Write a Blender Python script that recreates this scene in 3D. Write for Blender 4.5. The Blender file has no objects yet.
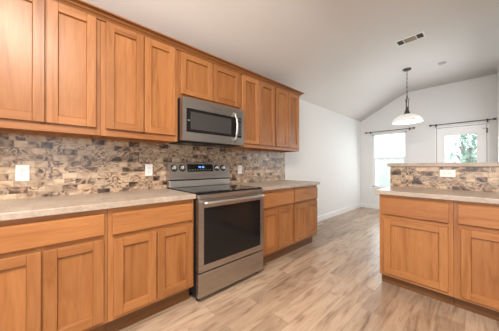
import bpy, bmesh, math, random
from mathutils import Vector, Matrix
random.seed(7)
SC = bpy.context.scene
COL = SC.collection

# ------------------------------------------------------------------ camera
cd = bpy.data.cameras.new('camera'); cam = bpy.data.objects.new('camera', cd); COL.objects.link(cam)
cam.location = (2.246, 0.0, 1.147)
cam.rotation_euler = (math.radians(90.16), 0, math.radians(47.18))
cd.sensor_fit = 'HORIZONTAL'; cd.sensor_width = 36; cd.lens = 212.17 / 499 * 36
cd.clip_start = 0.02
SC.camera = cam

# ------------------------------------------------------------------ view, world, lights
SC.view_settings.view_transform = 'Standard'; SC.view_settings.look = 'None'
SC.view_settings.gamma = 1; SC.view_settings.use_curve_mapping = False
SC.view_settings.exposure = 0.12
W = bpy.data.worlds.new('sky'); SC.world = W; W.use_nodes = True
bg = W.node_tree.nodes['Background']; bg.inputs[0].default_value = (0.86, 0.94, 1.0, 1); bg.inputs[1].default_value = 2.4

def area(name, loc, target, sx, sy, power, color):
    l = bpy.data.lights.new(name, 'AREA'); l.shape = 'RECTANGLE'; l.size = sx; l.size_y = sy
    l.energy = power; l.color = color
    o = bpy.data.objects.new(name, l); COL.objects.link(o); o.location = loc
    d = Vector(target) - Vector(loc); o.rotation_euler = d.to_track_quat('-Z', 'Y').to_euler()
    return o
# added fill lamps, plus daylight lamps at the nook's window and door
area('rear_fill', (2.3, -2.9, 1.5), (1.6, 3.0, 1.2), 3.2, 2.0, 25, (1.0, 0.97, 0.93))  # added soft fill from behind the camera, source unseen
area('side_fill', (4.5, 0.2, 1.6), (0.3, 1.2, 1.1), 1.8, 1.4, 9, (1.0, 0.96, 0.90))  # added fill from the right, no window known there
area('nook_window_daylight', (0.67, 6.30, 1.3), (1.2, 2.5, 0.6), 0.74, 1.4, 8, (0.88, 0.97, 1.0))
area('nook_door_daylight', (1.98, 6.30, 1.2), (1.4, 2.5, 0.6), 0.5, 1.3, 13, (0.88, 0.97, 1.0))
area('nook_fill', (2.44, 5.0, 1.5), (0.0, 5.0, 1.2), 1.2, 1.3, 15, (0.90, 0.95, 1.0))  # added fill standing before the solid nook wall
# added overhead lamp, no such fixture seen (its housing is built further down)
area('overhead_fill', (2.35, -0.35, 2.84), (2.0, 0.3, 0.0), 1.2, 0.3, 138, (1.0, 0.88, 0.77))

# ------------------------------------------------------------------ helpers
class MB:
    """collects shapes for one mesh"""
    def __init__(s): s.bm = bmesh.new()
    def box(s, x0, x1, y0, y1, z0, z1, bev=0.0, seg=1, mi=0):
        r = bmesh.ops.create_cube(s.bm, size=1.0)
        vs = r['verts']
        bmesh.ops.scale(s.bm, vec=(x1-x0, y1-y0, z1-z0), verts=vs)
        bmesh.ops.translate(s.bm, vec=((x0+x1)/2, (y0+y1)/2, (z0+z1)/2), verts=vs)
        fs = set(f for v in vs for f in v.link_faces)
        for f in fs: f.material_index = mi
        if bev > 0:
            es = list(set(e for v in vs for e in v.link_edges))
            r = bmesh.ops.bevel(s.bm, geom=es, offset=bev, segments=seg, affect='EDGES', profile=0.5)
            for f in r['faces']: f.material_index = mi
        return s
    def prism(s, pts, axis, a0, a1, mi=0):
        """polygon pts in the two other axes, extruded along axis"""
        def mk(p, a):
            if axis == 0: return (a, p[0], p[1])
            if axis == 1: return (p[0], a, p[1])
            return (p[0], p[1], a)
        A = [s.bm.verts.new(mk(p, a0)) for p in pts]; B = [s.bm.verts.new(mk(p, a1)) for p in pts]
        fs = [s.bm.faces.new(A), s.bm.faces.new(B[::-1])]
        n = len(pts)
        for i in range(n): fs.append(s.bm.faces.new((A[i], B[i], B[(i+1) % n], A[(i+1) % n])))
        for f in fs: f.material_index = mi
        return s
    def lathe(s, prof, c=(0, 0, 0), n=32, axis='z', mi=0, smooth=True):
        rings = []
        for r, h in prof:
            ring = []
            for k in range(n):
                a = 2*math.pi*k/n; u, v = r*math.cos(a), r*math.sin(a)
                p = (u, v, h) if axis == 'z' else ((u, h, v) if axis == 'y' else (h, u, v))
                ring.append(s.bm.verts.new((p[0]+c[0], p[1]+c[1], p[2]+c[2])))
            rings.append(ring)
        for i in range(len(rings)-1):
            for k in range(n):
                f = s.bm.faces.new((rings[i][k], rings[i][(k+1) % n], rings[i+1][(k+1) % n], rings[i+1][k]))
                f.smooth = smooth; f.material_index = mi
        for rg in (rings[0], rings[-1]):
            f = s.bm.faces.new(rg if rg is rings[0] else rg[::-1]); f.material_index = mi
        return s
    def tube(s, pts, r, n=10, mi=0):
        pts = [Vector(p) for p in pts]; rings = []
        for i, p in enumerate(pts):
            d = (pts[min(i+1, len(pts)-1)] - pts[max(i-1, 0)]).normalized()
            up = Vector((0, 0, 1)) if abs(d.z) < 0.95 else Vector((1, 0, 0))
            a = d.cross(up).normalized(); b = d.cross(a).normalized()
            rings.append([s.bm.verts.new(p + a*r*math.cos(2*math.pi*k/n) + b*r*math.sin(2*math.pi*k/n)) for k in range(n)])
        for i in range(len(rings)-1):
            for k in range(n):
                f = s.bm.faces.new((rings[i][k], rings[i][(k+1) % n], rings[i+1][(k+1) % n], rings[i+1][k]))
                f.smooth = True; f.material_index = mi
        for rg in (rings[0], rings[-1]):
            f = s.bm.faces.new(rg); f.material_index = mi
        return s
    def build(s, name, mats, parent=None, loc=None, rot=None):
        bmesh.ops.recalc_face_normals(s.bm, faces=s.bm.faces[:])
        me = bpy.data.meshes.new(name); s.bm.to_mesh(me); s.bm.free()
        if not isinstance(mats, (list, tuple)): mats = [mats]
        for m in mats: me.materials.append(m)
        o = bpy.data.objects.new(name, me); COL.objects.link(o)
        if parent: o.parent = parent
        if loc: o.location = loc
        if rot: o.rotation_euler = rot
        return o
def tag(o, label, cat, group=None):
    o['label'] = label; o['category'] = cat
    if group: o['group'] = group
    return o
def thing(name, loc, rz, label, cat, group=None):
    o = bpy.data.objects.new(name, None); COL.objects.link(o); o.location = loc; o.rotation_euler = (0, 0, rz)
    o.empty_display_size = 0.1
    return tag(o, label, cat, group)
def struct(o):
    o['kind'] = 'structure'; return o

# ------------------------------------------------------------------ materials
def newmat(name, color=(0.5, 0.5, 0.5), rough=0.5, metal=0.0, spec=0.5):
    m = bpy.data.materials.new(name); m.use_nodes = True
    b = m.node_tree.nodes['Principled BSDF']
    b.inputs['Base Color'].default_value = (*color, 1); b.inputs['Roughness'].default_value = rough
    b.inputs['Metallic'].default_value = metal; b.inputs['Specular IOR Level'].default_value = spec
    return m
class NT:
    def __init__(s, m): s.m = m; s.t = m.node_tree; s.b = s.t.nodes['Principled BSDF']
    def n(s, kind, **kw):
        x = s.t.nodes.new('ShaderNode' + kind)
        for k, v in kw.items():
            if k[0] == '_': x.inputs[k[1:].replace('_', ' ')].default_value = v
            else: setattr(x, k, v)
        return x
    def l(s, a, b): s.t.links.new(a, b)
    def ramp(s, fac, stops, interp='LINEAR'):
        r = s.n('ValToRGB'); r.color_ramp.interpolation = interp
        els = r.color_ramp.elements
        while len(els) < len(stops): els.new(0.5)
        for e, (p, c) in zip(els, stops): e.position = p; e.color = (*c, 1)
        s.l(fac, r.inputs[0]); return r.outputs[0]
    def noise(s, vec, scale, detail=3, rough=0.5, dist=0.0):
        x = s.n('TexNoise', _Scale=scale, _Detail=detail, _Roughness=rough, _Distortion=dist); s.l(vec, x.inputs['Vector']); return x.outputs['Fac']
    def mapping(s, vec, scale=(1, 1, 1), rot=(0, 0, 0), loc=(0, 0, 0)):
        x = s.n('Mapping'); x.inputs['Scale'].default_value = scale; x.inputs['Rotation'].default_value = rot; x.inputs['Location'].default_value = loc
        s.l(vec, x.inputs['Vector']); return x.outputs[0]
    def mix(s, fac, a, b, mode='MIX'):
        x = s.n('MixRGB', blend_type=mode)
        for i, v in ((0, fac), (1, a), (2, b)):
            if isinstance(v, (int, float)): x.inputs[i].default_value = v
            elif isinstance(v, tuple): x.inputs[i].default_value = (*v, 1)
            else: s.l(v, x.inputs[i])
        return x.outputs[0]
    def math(s, op, a, b=0.0):
        x = s.n('Math', operation=op)
        for i, v in ((0, a), (1, b)):
            if isinstance(v, (int, float)): x.inputs[i].default_value = v
            else: s.l(v, x.inputs[i])
        return x.outputs[0]
    def vadd(s, a, b):
        x = s.n('VectorMath', operation='ADD'); s.l(a, x.inputs[0]); s.l(b, x.inputs[1]); return x.outputs[0]
    def bump(s, h, strength=0.2, dist=0.01):
        x = s.n('Bump', _Strength=strength, _Distance=dist); s.l(h, x.inputs['Height']); s.l(x.outputs[0], s.b.inputs['Normal'])
    def color(s, c): s.l(c, s.b.inputs['Base Color'])

def oak(name, grain, dark=1.0, sat=0):
    """honey oak; grain = 'z' (stiles, panels) or 'x' (rails, drawers), varied per object"""
    m = newmat(name, rough=0.36, spec=0.42); t = NT(m)
    tc = t.n('TexCoord').outputs['Object']; rnd = t.n('ObjectInfo').outputs['Random']
    off = t.n('CombineXYZ'); r7 = t.math('MULTIPLY', rnd, 37.0)
    for i in range(3): t.l(r7, off.inputs[i])
    v = t.vadd(tc, off.outputs[0])
    sc = (9, 9, 0.8) if grain == 'z' else (0.8, 9, 9)
    v1 = t.mapping(v, scale=sc)
    n1 = t.noise(v1, 1.6, 4, 0.55, 1.2)                 # broad cathedral figure
    n2 = t.noise(t.mapping(v, scale=(90, 90, 5) if grain == 'z' else (5, 90, 90)), 1.5, 3, 0.6)  # fine pores
    n3 = t.noise(v, 2.2, 2, 0.5)
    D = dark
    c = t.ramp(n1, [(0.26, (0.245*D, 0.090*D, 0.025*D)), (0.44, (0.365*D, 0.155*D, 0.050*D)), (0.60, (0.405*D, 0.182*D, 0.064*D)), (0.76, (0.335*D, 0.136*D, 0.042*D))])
    c = t.mix(0.30, c, t.ramp(n2, [(0.35, (0.62, 0.52, 0.42)), (0.62, (1, 1, 1))]), 'MULTIPLY')
    c = t.mix(0.45, c, t.ramp(n3, [(0.3, (0.78, 0.68, 0.60)), (0.7, (1.12, 1.08, 1.05))]), 'MULTIPLY')
    k = t.mix(1.0, c, t.ramp(rnd, [(0, (0.84, 0.80, 0.76)), (1, (1.1, 1.1, 1.1))]), 'MULTIPLY')
    t.color(k); t.bump(n2, 0.05, 0.002)
    return m
OAKV = oak('oak_upright_grain', 'z'); OAKH = oak('oak_level_grain', 'x')
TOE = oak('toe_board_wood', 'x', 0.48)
DARKGAP = newmat('cabinet_inside', (0.10, 0.05, 0.025), 0.8)

def laminate():
    m = newmat('stone_look_laminate', rough=0.33, spec=0.45); t = NT(m); v = t.n('TexCoord').outputs['Object']
    a = t.noise(v, 7, 6, 0.65, 0.6); b = t.noise(v, 70, 4, 0.6); c3 = t.noise(t.mapping(v, scale=(2, 8, 8)), 2.0, 4, 0.6, 1.5)
    c = t.ramp(a, [(0.3, (0.37, 0.30, 0.24)), (0.5, (0.43, 0.355, 0.29)), (0.7, (0.49, 0.41, 0.34))])
    c = t.mix(0.5, c, t.ramp(c3, [(0.40, (0.80, 0.75, 0.70)), (0.55, (1, 1, 1)), (0.7, (1.08, 1.06, 1.04))]), 'MULTIPLY')
    c = t.mix(0.2, c, t.ramp(b, [(0.38, (0.66, 0.60, 0.54)), (0.52, (1, 1, 1)), (0.68, (1.15, 1.13, 1.1))]), 'MULTIPLY')
    t.color(c); return m
LAM = laminate()

def mosaic(name, swz):
    """stacked stone strips with agate swirls; swz maps object axes so that u runs along the wall and v up"""
    m = newmat(name, rough=0.26, spec=0.55); t = NT(m)
    sep = t.n('SeparateXYZ'); t.l(t.n('TexCoord').outputs['Object'], sep.inputs[0])
    cmb = t.n('CombineXYZ'); t.l(sep.outputs[swz], cmb.inputs[0]); t.l(sep.outputs[2], cmb.inputs[1])
    v = cmb.outputs[0]
    def brick(w, off, sq=1.0, f=2):
        b = t.n('TexBrick'); b.offset = off; b.squash = sq; b.squash_frequency = f
        b.inputs['Color1'].default_value = (0, 0, 0, 1); b.inputs['Color2'].default_value = (1, 1, 1, 1); b.inputs['Mortar'].default_value = (0.5, 0.5, 0.5, 1)
        b.inputs['Scale'].default_value = 1.0; b.inputs['Mortar Size'].default_value = 0.0016; b.inputs['Mortar Smooth'].default_value = 0.1
        b.inputs['Brick Width'].default_value = w; b.inputs['Row Height'].default_value = 0.0475
        t.l(v, b.inputs['Vector']); return b
    b = brick(0.094, 0.42, 0.72, 3)
    rnd = b.outputs['Color']; mort = b.outputs['Fac']
    o = t.n('CombineXYZ'); r = t.math('MULTIPLY', rnd, 23.0)
    t.l(r, o.inputs[0]); t.l(t.math('MULTIPLY', rnd, 51.0), o.inputs[1]); t.l(t.math('MULTIPLY', rnd, 91.0), o.inputs[2])
    vv = t.vadd(v, o.outputs[0])
    sw = t.noise(t.mapping(vv, scale=(11, 13, 9)), 1.0, 1.5, 0.45, 1.5)
    dark, tan, cream, grey = (0.060, 0.038, 0.026), (0.31, 0.205, 0.130), (0.56, 0.43, 0.305), (0.19, 0.125, 0.085)
    swirl = t.ramp(sw, [(0.26, dark), (0.34, grey), (0.42, tan), (0.50, cream), (0.555, (0.42, 0.31, 0.23)), (0.605, (0.075, 0.047, 0.032)), (0.65, tan), (0.78, cream)])
    calm = t.ramp(sw, [(0.32, (0.14, 0.09, 0.065)), (0.38, (0.36, 0.25, 0.165)), (0.5, (0.47, 0.345, 0.235)), (0.68, (0.60, 0.475, 0.35))])
    brown = t.ramp(sw, [(0.36, (0.040, 0.024, 0.017)), (0.5, (0.13, 0.082, 0.056)), (0.62, (0.36, 0.24, 0.16))])
    # a second random number decides the kind of strip
    wn = t.n('TexWhiteNoise', noise_dimensions='1D'); t.l(t.math('MULTIPLY', rnd, 913.7), wn.inputs['W'])
    r2 = wn.outputs['Value']
    c = t.mix(t.math('GREATER_THAN', r2, 0.34), calm, swirl)
    c = t.mix(t.math('GREATER_THAN', r2, 0.80), c, brown)
    tint = t.ramp(rnd, [(0, (0.82, 0.80, 0.80)), (0.5, (1.0, 0.97, 0.93)), (1, (1.12, 1.06, 1.0))])
    c = t.mix(1.0, c, tint, 'MULTIPLY')
    c = t.mix(t.math('MULTIPLY', mort, 0.6), c, (0.30, 0.225, 0.165))
    t.color(c)
    h = t.math('SUBTRACT', t.math('MULTIPLY', rnd, 0.35), mort)
    t.bump(h, 0.55, 0.004)
    return m
TILE_WALL = mosaic('stone_strip_mosaic_wall', 1); TILE_BAR = mosaic('stone_strip_mosaic_bar', 0)

def floor_mat():
    m = newmat('whitewashed_plank_floor', rough=0.30, spec=0.5); t = NT(m)
    tc = t.n('TexCoord').outputs['Object']
    v = t.mapping(tc, rot=(0, 0, math.radians(90)))        # rows run along world y
    b = t.n('TexBrick'); b.offset = 0.37; b.offset_frequency = 2
    b.inputs['Color1'].default_value = (0, 0, 0, 1); b.inputs['Color2'].default_value = (1, 1, 1, 1); b.inputs['Mortar'].default_value = (0.5, 0.5, 0.5, 1)
    b.inputs['Scale'].default_value = 1.0; b.inputs['Mortar Size'].default_value = 0.0012; b.inputs['Mortar Smooth'].default_value = 0.2
    b.inputs['Brick Width'].default_value = 0.92; b.inputs['Row Height'].default_value = 0.145
    t.l(v, b.inputs['Vector'])
    rnd = b.outputs['Color']; mort = b.outputs['Fac']
    o = t.n('CombineXYZ'); t.l(t.math('MULTIPLY', rnd, 31.0), o.inputs[0]); t.l(t.math('MULTIPLY', rnd, 77.0), o.inputs[1])
    vv = t.vadd(v, o.outputs[0])
    g = t.noise(t.mapping(vv, scale=(1.6, 13, 1)), 1.4, 5, 0.6, 0.9)
    fine = t.noise(t.mapping(vv, scale=(6, 110, 1)), 1.2, 3, 0.6)
    blot = t.noise(t.mapping(vv, scale=(2.2, 6, 1)), 1.3, 3, 0.55, 0.4)
    c = t.ramp(g, [(0.27, (0.17, 0.105, 0.068)), (0.38, (0.32, 0.22, 0.15)), (0.46, (0.42, 0.300, 0.21)), (0.62, (0.50, 0.38, 0.28)), (0.76, (0.32, 0.22, 0.15))])
    c = t.mix(0.55, c, t.ramp(blot, [(0.30, (0.52, 0.43, 0.36)), (0.43, (1.0, 1.0, 1.0)), (0.75, (1.10, 1.10, 1.10))]), 'MULTIPLY')
    c = t.mix(0.35, c, t.ramp(fine, [(0.35, (0.72, 0.68, 0.64)), (0.6, (1, 1, 1))]), 'MULTIPLY')
    c = t.mix(1.0, c, t.ramp(rnd, [(0, (0.70, 0.665, 0.635)), (0.5, (0.96, 0.94, 0.92)), (1, (1.15, 1.15, 1.15))]), 'MULTIPLY')
    c = t.mix(t.math('MULTIPLY', mort, 0.6), c, (0.12, 0.08, 0.055))
    t.color(c); t.bump(t.math('SUBTRACT', fine, mort), 0.12, 0.003)
    return m
FLOOR = floor_mat()

def plaster(name, col, sc=60, st=0.12):
    m = newmat(name, col, 0.85, spec=0.25); t = NT(m); v = t.n('TexCoord').outputs['Object']
    t.bump(t.noise(v, sc, 4, 0.6), st, 0.004); return m
WALL = plaster('wall_paint', (0.76, 0.755, 0.745)); CEIL = plaster('ceiling_paint', (0.76, 0.72, 0.685), 45, 0.2)
WHITE = newmat('white_semi_gloss', (0.82, 0.82, 0.81), 0.35)
VINYL = newmat('white_vinyl', (0.85, 0.86, 0.87), 0.4)
PLATE = newmat('white_outlet_plastic', (0.80, 0.79, 0.76), 0.3)
SLOT = newmat('outlet_slot_dark', (0.05, 0.05, 0.05), 0.6)
def steel():
    m = newmat('brushed_stainless', (0.52, 0.49, 0.46), 0.3, 1.0); t = NT(m); v = t.n('TexCoord').outputs['Object']
    n = t.noise(t.mapping(v, scale=(2, 2, 220)), 2.0, 3, 0.6)
    t.l(t.ramp(n, [(0.3, (0.26, 0.26, 0.26)), (0.7, (0.40, 0.40, 0.40))]), t.b.inputs['Roughness'])
    t.color(t.ramp(n, [(0.3, (0.41, 0.385, 0.36)), (0.7, (0.53, 0.50, 0.47))]))
    return m
STEEL = steel()
CHROME = newmat('bright_handle_steel', (0.60, 0.58, 0.55), 0.42, 1.0)
BLACK = newmat('black_enamel', (0.014, 0.013, 0.013), 0.5, spec=0.3)
GLASSBLACK = newmat('black_oven_glass', (0.012, 0.011, 0.011), 0.05, spec=0.28)
GLASSMID = newmat('smoked_window_screen', (0.05, 0.047, 0.045), 0.25)
BRONZE = newmat('dark_bronze', (0.10, 0.075, 0.06), 0.4, 0.7)
BURN = newmat('burner_print_grey', (0.09, 0.085, 0.08), 0.2)
def emit(name, c, s):
    m = newmat(name, c, 0.5); b = m.node_tree.nodes['Principled BSDF']
    b.inputs['Emission Color'].default_value = (*c, 1); b.inputs['Emission Strength'].default_value = s; return m
CLOCK = emit('clock_blue', (0.12, 0.35, 0.8), 1.2)
KEY = newmat('key_print_grey', (0.35, 0.35, 0.35), 0.5)
def paneglass():
    m = bpy.data.materials.new('clear_pane'); m.use_nodes = True; nt = m.node_tree; nt.nodes.clear()
    o = nt.nodes.new('ShaderNodeOutputMaterial'); mx = nt.nodes.new('ShaderNodeMixShader'); tr = nt.nodes.new('ShaderNodeBsdfTransparent'); gl = nt.nodes.new('ShaderNodeBsdfGlossy'); fr = nt.nodes.new('ShaderNodeFresnel')
    tr.inputs[0].default_value = (0.96, 0.98, 0.98, 1); gl.inputs['Roughness'].default_value = 0.02; fr.inputs[0].default_value = 1.45
    nt.links.new(fr.outputs[0], mx.inputs[0]); nt.links.new(tr.outputs[0], mx.inputs[1]); nt.links.new(gl.outputs[0], mx.inputs[2]); nt.links.new(mx.outputs[0], o.inputs[0]); return m
PANE = paneglass()

# ------------------------------------------------------------------ room shell
YB = 6.348; XR = 5.0; YF = -3.0
KN = [(1.042+dx, 0) for dx in (-0.20, -0.13, -0.065, 0.0, 0.065, 0.13, 0.20)]
def zc(x):
    sl = (2.95-2.39)/1.042; R = 0.20; u = x-1.042           # slope eased into the flat part
    if u <= -R: return 2.39+sl*max(0, x)
    if u >= R: return 2.95
    return 2.95 - sl*(R-u)**2/(4*R)
struct(MB().box(-0.12, XR+0.12, YF-0.12, YB+0.12, -0.1, 0).build('floor', FLOOR))
struct(MB().prism([(-0.12, 2.335), (0, 2.39)]+[(x, zc(x)) for x, _ in KN]+[(XR+0.12, 2.95), (XR+0.12, 3.1), (-0.12, 3.1)], 1, YF-0.12, YB+0.12).build('ceiling', CEIL))
for p in bpy.data.meshes['ceiling'].polygons:
    if 0.2 < abs(p.normal.z) and p.center.z < 3.05: p.use_smooth = True
struct(MB().box(-0.12, 0, YF-0.12, YB+0.12, 0, 2.40).build('wall_left', WALL))
# back wall with a window hole and a door hole
wb = MB()
WX0, WX1, WZ0, WZ1 = 0.285, 1.05, 0.58, 2.01
DX0, DX1, DZ = 1.575, 2.39, 2.022
def wpiece(x0, x1, z0, z1=None):
    if z1 is None:
        pts = [(x0, z0), (x1, z0), (x1, zc(x1)+0.01)]+[(x, zc(x)+0.01) for x, _ in KN[::-1] if x0 < x < x1]
        pts.append((x0, zc(x0)+0.01))
    else: pts = [(x0, z0), (x1, z0), (x1, z1), (x0, z1)]
    wb.prism(pts, 1, YB, YB+0.12)
wpiece(0, WX0, 0); wpiece(WX0, WX1, 0, WZ0); wpiece(WX0, WX1, WZ1); wpiece(WX1, DX0, 0); wpiece(DX0, DX1, DZ); wpiece(DX1, XR, 0)
struct(wb.build('wall_back', WALL))
struct(MB().box(2.497, 2.617, 3.9, YB, 0, 2.955).build('wall_nook', WALL))
# kitchen side wall with a window, wall behind the photographer with a wide opening
w = MB(); w.box(XR, XR+0.12, YF-0.12, -0.7, 0, 2.96).box(XR, XR+0.12, 1.1, YB+0.12, 0, 2.96).box(XR, XR+0.12, -0.7, 1.1, 0, 0.9).box(XR, XR+0.12, -0.7, 1.1, 2.3, 2.96)
struct(w.build('wall_right', WALL))
w = MB(); w.box(0, 0.7, YF-0.12, YF, 0, 2.96).box(3.9, XR, YF-0.12, YF, 0, 2.96).box(0.7, 3.9, YF-0.12, YF, 2.5, 2.96)
struct(w.build('wall_front', WALL))
# baseboards
struct(MB().box(0, 0.014, 2.90, YB-0.014, 0, 0.115, 0.004).build('baseboard_left', WHITE))
struct(MB().box(0, 1.50, YB-0.014, YB, 0, 0.115, 0.004).build('baseboard_back', WHITE))
# window in the nook
o = struct(MB().box(WX0-0.05, WX1+0.05, YB-0.035, YB+0.05, WZ0-0.025, WZ0, 0.004).box(WX0-0.04, WX1+0.04, YB-0.012, YB, WZ0-0.08, WZ0-0.025, 0.003).build('window_1', WHITE))
F = MB(); fy0, fy1 = YB+0.035, YB+0.10
for a in [(WX0, WX0+0.035, WZ0, WZ1), (WX1-0.035, WX1, WZ0, WZ1), (WX0, WX1, WZ1-0.035, WZ1), (WX0, WX1, WZ0, WZ0+0.04)]: F.box(a[0], a[1], fy0, fy1, a[2], a[3])
F.build('window_frame', VINYL, o)
S = MB(); S.box(WX0+0.035, WX1-0.035, fy0+0.005, fy0+0.04, 1.32, 1.365)
for x in (WX0+0.035, WX1-0.06): S.box(x, x+0.025, fy0+0.005, fy0+0.03, WZ0+0.04, 1.32)
S.build('sash', VINYL, o)
MB().box(WX0+0.03, WX1-0.03, fy0+0.05, fy0+0.054, WZ0+0.03, WZ1-0.03).build('pane', PANE, o)
# back door with a large pane
o = MB()
o.box(DX0, 1.598, YB+0.0, YB+0.115, 0.02, DZ).box(2.366, DX1, YB+0.0, YB+0.115, 0.02, DZ).box(DX0, DX1, YB+0.0, YB+0.115, 2.0, DZ)
o = struct(o.build('door_1', WHITE))
d = MB()
for a in [(1.606, 1.729, 0.012, 1.992), (2.234, 2.358, 0.012, 1.992), (1.729, 2.234, 1.824, 1.992), (1.729, 2.234, 0.012, 0.28)]: d.box(a[0], a[1], YB+0.012, YB+0.055, a[2], a[3])
d = d.build('door_panel', WHITE, o)
b = MB()
for a in [(1.715, 1.742, 0.27, 1.837), (2.221, 2.248, 0.27, 1.837), (1.742, 2.221, 1.81, 1.837), (1.742, 2.221, 0.27, 0.297)]: b.box(a[0], a[1], YB+0.002, YB+0.013, a[2], a[3], 0.003)
b.build('glazing_bead', WHITE, d)
MB().box(1.729, 2.234, YB+0.03, YB+0.034, 0.28, 1.824).build('pane', PANE, d)
MB().box(1.5985, 1.6055, YB+0.02, YB+0.05, 0.02, 2.0).box(2.3585, 2.3655, YB+0.02, YB+0.05, 0.02, 2.0).box(1.5985, 2.3655, YB+0.02, YB+0.05, 1.9925, 1.9995).build('gap_shade_strip', BRONZE, o)  # dark strip standing in for the shade in the gap round the door
for z in (1.86, 1.05, 0.2):
    MB().box(2.352, 2.376, YB-0.006, YB+0.010, z-0.05, z+0.05, 0.002).build('hinge', BRONZE, o)
MB().box(2.30, 2.37, YB+0.006, YB+0.0115, 1.905, 1.912).build('latch_plate', BRONZE, o)

# ------------------------------------------------------------------ outside, seen through the panes
GRASS = newmat('pale_lawn', (0.35, 0.42, 0.22), 0.9); t = NT(GRASS); t.color(t.ramp(t.noise(t.n('TexCoord').outputs['Object'], 12, 5, 0.6), [(0.3, (0.22, 0.30, 0.13)), (0.7, (0.42, 0.48, 0.28))]))
CONC = newmat('patio_concrete', (0.62, 0.61, 0.58), 0.9)
FENCE = newmat('weathered_fence', (0.55, 0.52, 0.48), 0.9); t = NT(FENCE); t.color(t.ramp(t.noise(t.mapping(t.n('TexCoord').outputs['Object'], scale=(9, 9, 0.6)), 2, 4), [(0.3, (0.62, 0.62, 0.62)), (0.7, (0.76, 0.76, 0.76))]))
BARK = newmat('tree_bark', (0.22, 0.17, 0.13), 0.9)
LEAF = newmat('leaf_green', (0.16, 0.33, 0.22), 0.6); t = NT(LEAF); t.color(t.ramp(t.noise(t.n('TexCoord').outputs['Object'], 3, 3), [(0.3, (0.20, 0.36, 0.27)), (0.7, (0.42, 0.56, 0.44))]))
struct(MB().box(-14, 16, YB+3.6, 30, -0.16, -0.06).build('lawn', GRASS))
struct(MB().box(-3, 6, YB+0.12, YB+3.6, -0.16, -0.03).build('patio_slab', CONC))
fe = thing('wooden_fence', (0, 15, -0.06), 0, 'pale weathered board fence across the yard behind the tree', 'fence')
f = MB(); x = -12.0
while x < 12: f.box(x, x+0.14, 0, 0.02, 0, 1.8); x += 0.15
f.build('board_panel', FENCE, fe)
MB().box(-12, 12, 0.02, 0.06, 0.3, 0.38).box(-12, 12, 0.02, 0.06, 1.45, 1.53).build('rail', FENCE, fe)
pp = thing('porch_post', (-0.36, YB+2.6, -0.03), 0, 'white square porch post outside the nook window', 'post')
MB().box(-0.06, 0.06, -0.06, 0.06, 0.0, 2.5, 0.004).build('shaft', WHITE, pp); MB().box(-0.09, 0.09, -0.09, 0.09, 0, 0.12, 0.006).build('foot', WHITE, pp)
MB().box(-3, 4.5, YB+2.5, YB+2.7, 2.47, 2.65).build('porch_beam', WHITE)
tag(bpy.data.objects['porch_beam'], 'long white porch beam carried by the square post outside', 'beam')
def tree(x, y, h, r, label, seed):
    rs = random.Random(seed)
    t = thing('garden_tree', (x, y, -0.06), 0, label, 'tree')
    m = MB(); m.lathe([(0.11, 0), (0.08, h*0.3), (0.05, h*0.75)], n=10)
    for k in range(6):
        a = rs.random()*6.28; z0 = h*(0.3+0.07*k)
        m.tube([(0, 0, z0), (0.5*r*math.cos(a), 0.5*r*math.sin(a), z0+0.35), (0.85*r*math.cos(a), 0.85*r*math.sin(a), z0+0.7)], 0.022, 6)
    m.build('trunk', BARK, t)
    m = MB()
    for k in range(420):
        while True:
            p = Vector((rs.uniform(-1, 1), rs.uniform(-1, 1), rs.uniform(-1, 1)))
            if 0.25 < p.length < 1: break
        p = Vector((p.x*r, p.y*r, h*0.66+p.z*h*0.36)) + Vector((0.15*math.sin(9*p.x), 0.15*math.sin(7*p.z), 0))
        M = Matrix.Rotation(rs.random()*6.28, 3, Vector((rs.uniform(-1, 1), rs.uniform(-1, 1), rs.uniform(-1, 1))).normalized())
        s = rs.uniform(0.06, 0.11)
        vs = [m.bm.verts.new(p + M @ Vector(q)*s) for q in ((-1, 0, 0), (0, -0.5, 0.1), (1.1, 0, 0), (0, 0.5, 0.1))]
        m.bm.faces.new(vs)
    m.build('crown', LEAF, t)
tree(2.05, 11.2, 2.5, 0.42, 'leafy green young tree outside the back door pane', 3)

# ------------------------------------------------------------------ cabinets (local: width along +x, front towards -y)
def shaker(parent, x0, x1, z0, z1, y, rail=0.056, name='door'):
    th = 0.021; yb = y; yf = y-th
    m = MB()
    m.box(x0, x0+rail, yf, yb, z0, z1, 0.0025, 1, 0); m.box(x1-rail, x1, yf, yb, z0, z1, 0.0025, 1, 0)
    m.box(x0+rail-0.0005, x1-rail+0.0005, yf+0.0004, yb, z1-rail, z1, 0.0025, 1, 1); m.box(x0+rail-0.0005, x1-rail+0.0005, yf+0.0004, yb, z0, z0+rail, 0.0025, 1, 1)
    # sticking: sloped inner moulding
    i0, i1, j0, j1 = x0+rail, x1-rail, z0+rail, z1-rail; q = 0.0035
    A = [(i0, j0), (i1, j0), (i1, j1), (i0, j1)]; B = [(i0+q, j0+q), (i1-q, j0+q), (i1-q, j1-q), (i0+q, j1-q)]
    va = [m.bm.verts.new((p[0], yf+0.001, p[1])) for p in A]; vb = [m.bm.verts.new((p[0], yf+0.015, p[1])) for p in B]
    for k in range(4):
        f = m.bm.faces.new((va[k], va[(k+1) % 4], vb[(k+1) % 4], vb[k])); f.material_index = k % 2 == 0
    d = m.build(name, [OAKV, OAKH], parent)
    MB().box(i0-0.004, i1+0.004, yf+0.015, yb-0.002, j0-0.004, j1+0.004).build('panel', OAKV, d)
    return d
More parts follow.
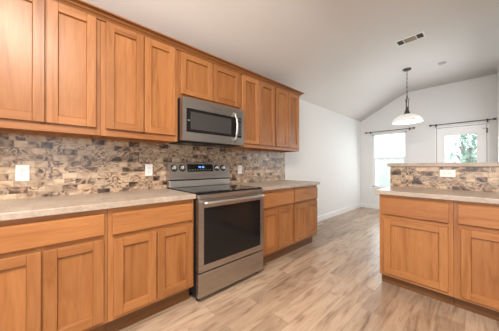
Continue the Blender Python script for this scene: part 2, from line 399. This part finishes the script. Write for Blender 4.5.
def cabinet(name, loc, rz, w, depth, z0, z1, label, doors, drawers=(), toe=0.0, toedepth=0.075, stile=0.04, cat='cabinet', group=None, ends=True):
    """doors / drawers: (x0, x1, z0, z1) in local units"""
    t = thing(name, (loc[0], loc[1], 0), rz, label, cat, group)
    # loc z stays 0: local z is height above the floor
    fw = 0.019; yf = -depth; z0b = z0+toe
    body = MB(); p = 0.016
    body.box(0, p, yf+fw, 0, z0b, z1); body.box(w-p, w, yf+fw, 0, z0b, z1); body.box(p, w-p, -0.008, 0, z0b, z1); body.box(p, w-p, yf+fw, -0.008, z0b+0.02, z0b+0.036)
    body.box(p, w-p, yf+fw, -0.008, z1-p-0.02, z1-0.02)
    body.build('body', OAKV, t)
    if toe > 0:
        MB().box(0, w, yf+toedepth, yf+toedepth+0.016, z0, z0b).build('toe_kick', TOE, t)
    ff = MB(); s = stile
    ff.box(0, s, yf, yf+fw, z0b, z1, 0, 1, 0); ff.box(w-s, w, yf, yf+fw, z0b, z1, 0, 1, 0)
    ff.box(s, w-s, yf, yf+fw, z1-s, z1, 0, 1, 1); ff.box(s, w-s, yf, yf+fw, z0b, z0b+max(s, doors[0][2]-z0b+0.012), 0, 1, 1)
    if len(doors) == 2: ff.box(w/2-0.022, w/2+0.022, yf, yf+fw, z0b+s, z1-s, 0, 1, 0)
    if drawers: zz = (drawers[0][2]+doors[0][3])/2; ff.box(s, w-s, yf+0.0005, yf+fw, zz-0.025, zz+0.025, 0, 1, 1)
    ff.build('face_frame', [OAKV, OAKH], t)
    for a in doors: shaker(t, a[0], a[1], a[2], a[3], yf-0.001)
    for a in drawers:
        m = MB(); m.prism([(yf-0.001, a[2]), (yf-0.001, a[3]), (yf-0.014, a[3]), (yf-0.024, a[3]-0.009), (yf-0.024, a[2]+0.009), (yf-0.014, a[2])], 0, a[0], a[1])
        m.build('drawer_front', OAKH, t)
    return t
R90 = math.pi/2
# wall run: local x = world y, local -y = world x
def U(y0, y1, z0, label, doors, **k):
    return cabinet('wall_cabinet', (0.002, y0+0.001, 0), R90, y1-y0-0.002, 0.320, z0, 2.262, label, [(a-y0, b-y0, c, d) for a, b, c, d in doors], **k)
U(-0.34, 0.26, 1.377, 'tall oak wall cabinet at the photo\'s left edge above the first outlet', [(-0.309, -0.041, 1.43, 2.236), (-0.032, 0.231, 1.43, 2.236)])
U(0.26, 0.860, 1.377, 'tall two-door oak wall cabinet just left of the microwave', [(0.291, 0.556, 1.43, 2.236), (0.564, 0.829, 1.43, 2.236)])
U(0.860, 1.630, 1.788, 'short oak wall cabinet with two low doors above the microwave', [(0.884, 1.236, 1.833, 2.232), (1.245, 1.606, 1.833, 2.232)])
U(1.630, 2.258, 1.377, 'tall narrow-doored oak wall cabinet just right of the microwave', [(1.650, 1.935, 1.422, 2.236), (1.942, 2.240, 1.422, 2.236)])
U(2.258, 2.850, 1.377, 'oak wall cabinet at the far right end beside bare white wall', [(2.276, 2.550, 1.422, 2.236), (2.558, 2.822, 1.422, 2.236)])
# crown moulding sweep with a return at the far end
cm = MB(); prof = [(0.0, 2.240), (0.012, 2.240), (0.012, 2.249), (0.006, 2.252), (0.014, 2.262), (0.030, 2.271), (0.030, 2.276), (0.040, 2.280), (0.049, 2.283), (0.043, 2.286), (0.057, 2.288), (0.057, 2.298), (0.0, 2.298)]
path = [lambda o, z: (0.3225+o, -0.339, z), lambda o, z: (0.3225+o, 2.8505+o, z), lambda o, z: (0.002, 2.8505+o, z)]
rings = [[cm.bm.verts.new(f(o, z)) for o, z in prof] for f in path]
for i in range(2):
    for k in range(len(prof)): cm.bm.faces.new((rings[i][k], rings[i][(k+1) % len(prof)], rings[i+1][(k+1) % len(prof)], rings[i+1][k]))
cm.bm.faces.new(rings[0]); cm.bm.faces.new(rings[2][::-1])
OAKC = oak('oak_crown_grain', 'x', 0.86)
# grain of the crown runs along world y
for n in OAKC.node_tree.nodes:
    if n.type == 'MAPPING':
        s = n.inputs['Scale'].default_value; n.inputs['Scale'].default_value = (s[1], s[0], s[2])
tag(cm.build('crown_molding', OAKC), 'dark honey oak crown molding along the tops of the wall cabinets', 'molding')

FD = 0.612
def Bc(y0, y1, label, doors, drawers, toe=0.135):
    return cabinet('base_cabinet', (0.002, y0+0.001, 0), R90, y1-y0-0.002, FD, 0.0, 0.875, label, [(a-y0, b-y0, c, d) for a, b, c, d in doors], [(a-y0, b-y0, c, d) for a, b, c, d in drawers], toe=toe)
Bc(-0.36, 0.26, 'oak base cabinet at the photo\'s bottom left corner', [(-0.328, -0.046, 0.163, 0.682), (-0.037, 0.238, 0.163, 0.682)], [(-0.328, 0.238, 0.705, 0.842)])
Bc(0.26, 0.870, 'oak base cabinet just left of the range, one drawer over two doors', [(0.292, 0.560, 0.163, 0.668), (0.568, 0.850, 0.163, 0.668)], [(0.283, 0.846, 0.695, 0.838)])
Bc(1.662, 2.278, 'oak base cabinet touching the right side of the range', [(1.690, 1.962, 0.163, 0.640), (1.970, 2.252, 0.163, 0.640)], [(1.690, 2.262, 0.672, 0.835)])
Bc(2.278, 2.876, 'oak base cabinet at the far right end of the wall run', [(2.300, 2.582, 0.163, 0.640), (2.590, 2.852, 0.163, 0.640)], [(2.302, 2.852, 0.672, 0.838)])
# peninsula
PY = 2.350
def Pc(x0, x1, label, doors, drawers):
    t = cabinet('peninsula_cabinet', (x0+0.001, 2.880, 0), 0, x1-x0-0.002, 2.880-PY, 0.0, 0.875, label, [(a-x0, b-x0, c, d) for a, b, c, d in doors], [(a-x0, b-x0, c, d) for a, b, c, d in drawers], toe=0.100, toedepth=0.068)
    return t
Pc(1.585, 2.110, 'oak peninsula cabinet at the open walkway end', [(1.625, 2.078, 0.130, 0.652)], [(1.617, 2.082, 0.682, 0.850)])
Pc(2.110, 2.640, 'oak peninsula cabinet at the photo\'s right edge', [(2.150, 2.606, 0.125, 0.660)], [(2.137, 2.606, 0.690, 0.852)])

# ------------------------------------------------------------------ worktops, bar, mosaic
tag(MB().box(0.004, 0.652, -0.372, 0.873, 0.876, 0.914, 0.004, 2).build('countertop', LAM), 'long beige stone-look countertop left of the range', 'countertop')
tag(MB().box(0.004, 0.652, 1.656, 2.902, 0.876, 0.914, 0.004, 2).build('countertop', LAM), 'short beige stone-look countertop right of the range', 'countertop')
tag(MB().box(1.556, 2.655, 2.310, 2.884, 0.876, 0.914, 0.004, 2).build('countertop', LAM), 'beige stone-look countertop of the peninsula below the raised bar', 'countertop')
struct(MB().box(1.548, 2.655, 2.897, 3.015, 0, 1.1415).build('wall_peninsula', WALL))
tag(MB().box(1.522, 2.69, 2.868, 3.25, 1.142, 1.180, 0.004, 2).build('bar_top', LAM), 'raised beige bar top along the peninsula half wall', 'bar top')
tag(MB().box(1.548, 2.655, 2.886, 2.8965, 0.875, 1.1415).build('mosaic_backsplash', TILE_BAR), 'brown and cream stone mosaic strip facing the raised bar', 'backsplash')
tag(MB().box(0.0005, 0.0035, -0.372, 2.905, 0.90, 1.3765).build('mosaic_backsplash', TILE_WALL), 'long brown and cream stone mosaic wall covering behind the range', 'backsplash')

# outlets
def outlet(loc, rz, label, horiz=False, name='wall_outlet', blank=False):
    t = thing(name, loc, rz, label, 'outlet')
    W_, H_ = (0.116, 0.072) if horiz else (0.070, 0.116)
    MB().box(-W_/2, W_/2, -0.0065, 0, -H_/2, H_/2, 0.0022, 2).build('cover_plate', PLATE, t)
    for s in (-1, 1):
        cx, cz = (s*0.0195, 0) if horiz else (0, s*0.0195)
        rr = MB().box(cx-0.016, cx+0.016, -0.0085, -0.006, cz-0.0165, cz+0.0165, 0.002).build('receptacle', PLATE, t)
        m = MB()
        for a in (-0.0065, 0.0065):
            if horiz: m.box(cx-0.004, cx+0.005, -0.0090, -0.0083, cz+a-0.0009, cz+a+0.0009)
            else: m.box(cx+a-0.0011, cx+a+0.0011, -0.0090, -0.0083, cz-0.003, cz+0.007)
        m.lathe([(0.0024, -0.0090), (0.0024, -0.0083)], (cx-0.010 if horiz else cx, 0, cz if horiz else cz-0.009), 10, 'y')
        m.build('slot', SLOT, rr)
    return t
outlet((0.0037, -0.160, 1.098), R90, 'white double wall outlet at the photo\'s far left')
outlet((0.0037, 0.704, 1.108), R90, 'white wall outlet just left of the range')
outlet((0.0037, 1.893, 1.100), R90, 'white wall outlet just right of the range')
outlet((2.036, 2.8858, 1.075), 0, 'white sideways outlet in the mosaic under the bar top', True)

# ------------------------------------------------------------------ range (local x along world y, front -y)
rg = thing('electric_range', (0.004, 0.8765, 0), R90, 'stainless steel electric range with black glass oven door', 'range')
w = 0.775; FX = 0.640
m = MB(); m.box(0, w, -FX, -0.03, 0.06, 0.895).build('body', BLACK, rg)
m = MB(); m.box(-0.001, w+0.001, -FX-0.036, -0.02, 0.896, 0.906, 0.002, 1, 0).build('cooktop_rim', STEEL, rg)
ct = MB().box(0.004, w-0.004, -FX-0.018, -0.10, 0.9055, 0.921, 0.003, 2).build('glass_cooktop', GLASSBLACK, rg)
for bx, by, r in [(0.19, -0.46, 0.10), (0.56, -0.46, 0.115), (0.19, -0.22, 0.08), (0.56, -0.22, 0.08)]:
    bm_ = MB(); n = 40
    vo = [bm_.bm.verts.new((bx+r*math.cos(6.2832*k/n), by+r*math.sin(6.2832*k/n), 0.9214)) for k in range(n)]
    vi = [bm_.bm.verts.new((bx+(r-0.005)*math.cos(6.2832*k/n), by+(r-0.005)*math.sin(6.2832*k/n), 0.9214)) for k in range(n)]
    for k in range(n): bm_.bm.faces.new((vo[k], vo[(k+1) % n], vi[(k+1) % n], vi[k]))
    bm_.build('burner_ring', BURN, ct)
MB().box(0, w, -FX-0.042, -FX-0.001, 0.869, 0.9055, 0.004, 2).build('front_trim', STEEL, rg)
# backguard
bgx0, bgx1 = -0.018, 0.728
m = MB(); m.prism([(-0.012, 0.93), (-0.012, 1.182), (-0.055, 1.186), (-0.098, 1.014), (-0.098, 1.004), (-0.060, 1.004), (-0.060, 0.93)], 0, 0.0, w)
m.build('backguard', STEEL, rg)
MB().box(0.002, w-0.002, -0.094, -0.0601, 0.9215, 0.992, 0.003).build('vent_strip', CHROME, rg)
MB().box(0.004, w-0.004, -0.088, -0.0602, 0.9921, 1.0038).build('shadow_gap', BLACK, rg)
# slanted control face: points along slant
def slant(z): return -0.055 - (1.186-z)/(1.186-1.014)*0.043
ang = math.atan2(0.043, 0.172)
m = MB(); m.prism([(slant(1.168)-0.0015, 1.168), (slant(1.085)-0.0015, 1.085), (slant(1.085)+0.004, 1.085), (slant(1.168)+0.004, 1.168)], 0, 0.205, 0.535)
dp = m.build('display_panel', GLASSBLACK, rg)
m = MB()
for x0 in (0.345, 0.362, 0.388, 0.405):
    m.prism([(slant(1.146)-0.0022, 1.146), (slant(1.126)-0.0022, 1.126), (slant(1.126)-0.001, 1.126), (slant(1.146)-0.001, 1.146)], 0, x0, x0+0.011)
m.build('clock_digits', CLOCK, dp)
m = MB()
for k in range(9):
    x0 = 0.222+0.034*k
    m.prism([(slant(1.106)-0.0020, 1.106), (slant(1.102)-0.0020, 1.102), (slant(1.102)-0.001, 1.102), (slant(1.106)-0.001, 1.106)], 0, x0, x0+0.016)
m.build('key_marks', KEY, dp)
for kx in (0.056, 0.146, 0.590, 0.680):
    kz = 1.126
    k_ = MB().lathe([(0.026, 0.0), (0.026, 0.004), (0.0235, 0.005), (0.022, 0.024), (0.018, 0.028)], n=28).build('knob', STEEL, rg, (kx, slant(kz), kz), (R90-ang, 0, 0))
    MB().box(-0.0035, 0.0035, -0.021, 0.021, 0.027, 0.034, 0.002).build('grip', CHROME, k_)
    MB().lathe([(0.0375, -0.0005), (0.0375, 0.0015)], n=28).build('bezel', BLACK, k_)
# oven door
dr = MB(); dx0, dx1, dz0, dz1 = 0.002, w-0.002, 0.262, 0.866; wx0, wx1, wz0, wz1 = 0.052, w-0.050, 0.318, 0.795
yf, yb = -FX-0.040, -FX-0.001
dr.box(dx0, wx0, yf, yb, dz0, dz1).box(wx1, dx1, yf, yb, dz0, dz1).box(wx0, wx1, yf, yb, wz1, dz1).box(wx0, wx1, yf, yb, dz0, wz0)
dr = dr.build('oven_door', STEEL, rg)
MB().box(wx0-0.0, wx1, yf-0.0015, yf+0.012, wz0, wz1).build('oven_window', GLASSBLACK, dr)
hz = 0.842
hh = MB(); hh.tube([(0.030, yf-0.042, hz), (0.06, yf-0.048, hz), (0.2, yf-0.053, hz), (0.38, yf-0.055, hz), (0.56, yf-0.053, hz), (0.70, yf-0.048, hz), (0.732, yf-0.042, hz)], 0.0125, 14)
hh.build('handle', CHROME, dr)
for hx in (0.042, 0.72): MB().box(hx-0.012, hx+0.012, yf-0.045, yf+0.001, hz-0.010, hz+0.010, 0.003).build('handle_bracket', STEEL, dr)
# drawer
MB().box(0.002, w-0.002, -FX-0.038, -FX-0.001, 0.050, 0.250, 0.003, 2).build('storage_drawer', STEEL, rg)
for fx, fy in ((0.04, -0.60), (w-0.04, -0.60), (0.04, -0.08), (w-0.04, -0.08)):
    MB().lathe([(0.018, 0.0), (0.018, 0.012), (0.009, 0.014), (0.009, 0.062)], (fx, fy, 0), 14).build('foot', BLACK, rg)

# ------------------------------------------------------------------ microwave
mw = thing('microwave', (0.004, 0.8665, 0), R90, 'stainless over-the-range microwave hung below the short wall cabinet', 'microwave')
w = 0.745; z0, z1 = 1.386, 1.786
MB().box(0, w, -0.355, 0, z0, z1).build('body', BLACK, mw)
yf, yb = -0.408, -0.356
m = MB(); gx0, gx1, gz0, gz1 = 0.038, 0.706, 1.466, 1.688
m.box(0, gx0, yf, yb, z0, z1).box(gx1, w, yf, yb, z0, z1).box(gx0, gx1, yf, yb, gz1, z1).box(gx0, gx1, yf, yb, z0, gz0)
dd = m.build('door', STEEL, mw)
MB().box(gx0, gx1, yf-0.0015, yb, gz0, gz1).build('glass_front', GLASSBLACK, dd)
MB().box(0.078, 0.555, yf-0.0022, yf-0.0014, gz0+0.028, gz1-0.028).build('viewing_screen', GLASSMID, dd)
MB().box(0.050, 0.070, yf-0.0025, yf-0.0014, 1.572, 1.578).build('grey_mark', KEY, dd)  # small grey bar at the left of the glass
m = MB()
for r in range(6):
    for c in range(3): m.box(0.643+c*0.020, 0.654+c*0.020, yf-0.0026, yf-0.0014, 1.492+r*0.026, 1.500+r*0.026)
m.build('keypad', KEY, mw)
MB().box(0.643, 0.696, yf-0.0026, yf-0.0014, 1.655, 1.675).build('clock_display', BURN, mw)
hp = []
for k in range(13):
    a = k/12; hp.append((0.605, yf-0.004-0.046*math.sin(math.pi*a)**0.7, 1.415+a*0.325))
MB().tube(hp, 0.0125, 12).build('handle', CHROME, dd)
u = MB().box(0.03, w-0.03, -0.34, -0.03, z0-0.008, z0-0.0005).build('underside_grille', BLACK, mw)
m = MB()
for x in (0.08, 0.44): m.box(x, x+0.24, -0.28, -0.12, z0-0.011, z0-0.008)
m.build('grease_filter', GLASSMID, u)

# ------------------------------------------------------------------ curtain rods
def rod(x0, x1, z, label):
    t = thing('curtain_rod', ((x0+x1)/2, 6.275, z), 0, label, 'curtain rod'); h = (x1-x0)/2
    MB().tube([(-h+0.03, 0, 0), (h-0.03, 0, 0)], 0.0085, 10).build('pole', BRONZE, t)
    for s in (-1, 1):
        MB().lathe([(0.006, -0.03), (0.012, -0.026), (0.020, -0.010), (0.021, 0.004), (0.014, 0.018), (0.009, 0.022), (0.009, 0.034)][::-1] if s < 0 else [(0.009, -0.034), (0.009, -0.022), (0.014, -0.018), (0.021, -0.004), (0.020, 0.010), (0.012, 0.026), (0.006, 0.03)], (s*(h-0.012), 0, 0), 14, 'x').build('finial', BRONZE, t)
        MB().tube([(s*(h-0.10), 0.0, -0.001), (s*(h-0.10), 0.060, -0.004)], 0.006, 8).box(s*(h-0.10)-0.012, s*(h-0.10)+0.012, 0.060, 0.0725, -0.035, 0.030, 0.002).build('bracket', BRONZE, t)
rod(0.150, 1.215, 2.052, 'dark bronze curtain rod above the nook window')
rod(1.500, 2.470, 2.062, 'dark bronze curtain rod above the back door')

# ------------------------------------------------------------------ pendant lamp
SHADE = newmat('white_alabaster_glass', (0.92, 0.91, 0.88), 0.35); t = NT(SHADE)
v = t.n('TexCoord').outputs['Object']; t.color(t.ramp(t.noise(v, 9, 4, 0.6, 1.0), [(0.38, (0.62, 0.59, 0.54)), (0.48, (0.90, 0.89, 0.86))]))
t.b.inputs['Emission Color'].default_value = (1, 0.97, 0.93, 1); t.b.inputs['Emission Strength'].default_value = 0.22
PX, PYY = 1.345, 4.83
pd = thing('pendant_lamp', (PX, PYY, 2.9495), 0, 'white glass bowl pendant lamp hanging in the breakfast nook', 'lamp')
MB().lathe([(0.068, 0.0), (0.068, -0.008), (0.060, -0.020), (0.030, -0.030), (0.012, -0.034)], n=28).build('canopy', BRONZE, pd)
# chain of links
m = MB(); z = -0.034; k = 0
while z > -0.48:
    pts = []
    for a in range(13):
        th = 2*math.pi*a/12; u_, v_ = 0.0065*math.sin(th), 0.024*math.cos(th)
        pts.append((u_ if k % 2 else 0, 0 if k % 2 else u_, z-0.022+v_))
    m.tube(pts, 0.0022, 6); z -= 0.040; k += 1
m.build('chain', BRONZE, pd)
MB().tube([(0.004, 0.003, -0.03), (-0.004, 0.004, -0.26), (0.003, -0.004, -0.5), (0, 0, -0.62)], 0.0035, 8).build('cord', BRONZE, pd)
zb = -1.030
fr = MB()
fr.lathe([(0.008, -0.50), (0.014, -0.51), (0.008, -0.525), (0.008, -0.545)], n=12)
for k in range(3):
    a = 2*math.pi*k/3+0.4; c, s = math.cos(a), math.sin(a)
    fr.tube([(0.005*c, 0.005*s, -0.535), (0.030*c, 0.030*s, -0.56), (0.022*c, 0.022*s, -0.62), (0.020*c, 0.020*s, -0.68), (0.024*c, 0.024*s, -0.745)], 0.0055, 8)
fr.build('scroll_arm', BRONZE, pd)
MB().lathe([(0.012, -0.70), (0.020, -0.720), (0.024, -0.750), (0.036, -0.790), (0.046, -0.820), (0.052, -0.842)], n=24).build('fitter_cap', BRONZE, pd)
SR = 0.232
pro = []
for k in range(13):
    a = k/12; pro.append((0.045+(SR-0.045)*math.sin(a*math.pi/2)**1.1, -0.838-0.145*(1-math.cos(a*math.pi/2))**0.85))
inn = [(r-0.006, h-0.004) for r, h in pro[::-1]]
MB().lathe(pro+[(SR-0.002, pro[-1][1]-0.008)]+inn, n=48).build('lamp_shade', SHADE, pd)
MB().lathe([(0.018, -0.83), (0.020, -0.86), (0.033, -0.90), (0.030, -0.93), (0.010, -0.955)], n=20).build('bulb', emit('bulb_glow', (1.0, 0.95, 0.86), 4.0), pd)

pl = bpy.data.lights.new('pendant_bulb_light', 'POINT'); pl.energy = 4; pl.color = (1.0, 0.95, 0.88); pl.shadow_soft_size = 0.06
po = bpy.data.objects.new('pendant_bulb_light', pl); COL.objects.link(po); po.location = (PX, PYY, 2.95-1.01)
# ------------------------------------------------------------------ ceiling vent and detector
VW = newmat('vent_white', (0.80, 0.79, 0.77), 0.4); VT = newmat('vent_tan', (0.42, 0.36, 0.28), 0.6); VD = newmat('vent_dark', (0.07, 0.06, 0.055), 0.7)
vt = thing('ceiling_vent', (1.590, 3.715, 2.95), math.radians(-2), 'white three-section air register in the ceiling', 'vent')
m = MB(); L, H = 0.168, 0.088
m.box(-L, L, -H, -H+0.022, -0.008, 0.0).box(-L, L, H-0.022, H, -0.008, 0.0).box(-L, -L+0.022, -H+0.022, H-0.022, -0.008, 0.0).box(L-0.022, L, -H+0.022, H-0.022, -0.008, 0.0)
m.box(-0.076, -0.068, -H+0.022, H-0.022, -0.0085, 0).box(0.068, 0.076, -H+0.022, H-0.022, -0.0085, 0)
m.build('frame', VW, vt)
MB().box(-L+0.02, L-0.02, -H+0.02, H-0.02, -0.0012, -0.0002).build('backing', VD, vt)
m = MB()
for k in range(8):
    yy = -H+0.026+k*0.0165; m.prism([(yy, -0.002), (yy+0.010, -0.0078), (yy+0.012, -0.0070), (yy+0.002, -0.0012)], 0, -0.068, 0.068)
m.build('louver', VT, vt)
for s in (-1, 1):
    m = MB()
    for k in range(5):
        xx = s*(0.084+k*0.014); m.prism([(xx-0.0006, -0.0015), (xx+0.0006, -0.0015), (xx+s*0.006+0.0006, -0.0075), (xx+s*0.006-0.0006, -0.0075)], 1, -H+0.022, H-0.022)
    m.build('louver', VD, vt)
sd = thing('smoke_detector', (1.817, 4.985, 2.9498), 0, 'small round off-white detector on the ceiling near the pendant', 'detector')
MB().lathe([(0.058, 0.0), (0.058, -0.006), (0.054, -0.009)], n=28).build('mounting_plate', newmat('detector_plastic', (0.60, 0.59, 0.56), 0.5), sd)
MB().lathe([(0.050, -0.009), (0.050, -0.013), (0.040, -0.019), (0.015, -0.021)], n=28).build('cover', newmat('detector_grey', (0.42, 0.41, 0.39), 0.5), sd)

# ------------------------------------------------------------------ added ceiling light, unseen above and behind the camera
cf = thing('added_ceiling_light', (2.35, -0.35, 2.9495), 0, 'added long white ceiling light box, unseen over the kitchen floor', 'light')
MB().box(-0.66, 0.66, -0.20, 0.20, -0.03, 0, 0.006).build('housing', WHITE, cf)
MB().box(-0.63, 0.63, -0.17, 0.17, -0.085, -0.0305, 0.02, 3).build('diffuser', emit('diffuser_glow', (1.0, 0.93, 0.84), 1.2), cf)

# groups of repeats
GROUPS = {'wall_cabinet': 'oak wall cabinets over the counter', 'base_cabinet': 'oak base cabinets along the kitchen wall', 'peninsula_cabinet': 'oak cabinets of the peninsula',
          'countertop': 'stone-look countertops', 'mosaic_backsplash': 'stone mosaic coverings', 'wall_outlet': 'white outlets in the mosaic', 'curtain_rod': 'dark curtain rods in the nook'}
for o in bpy.data.objects:
    if o.parent is None and o.name.split('.')[0] in GROUPS: o['group'] = GROUPS[o.name.split('.')[0]]
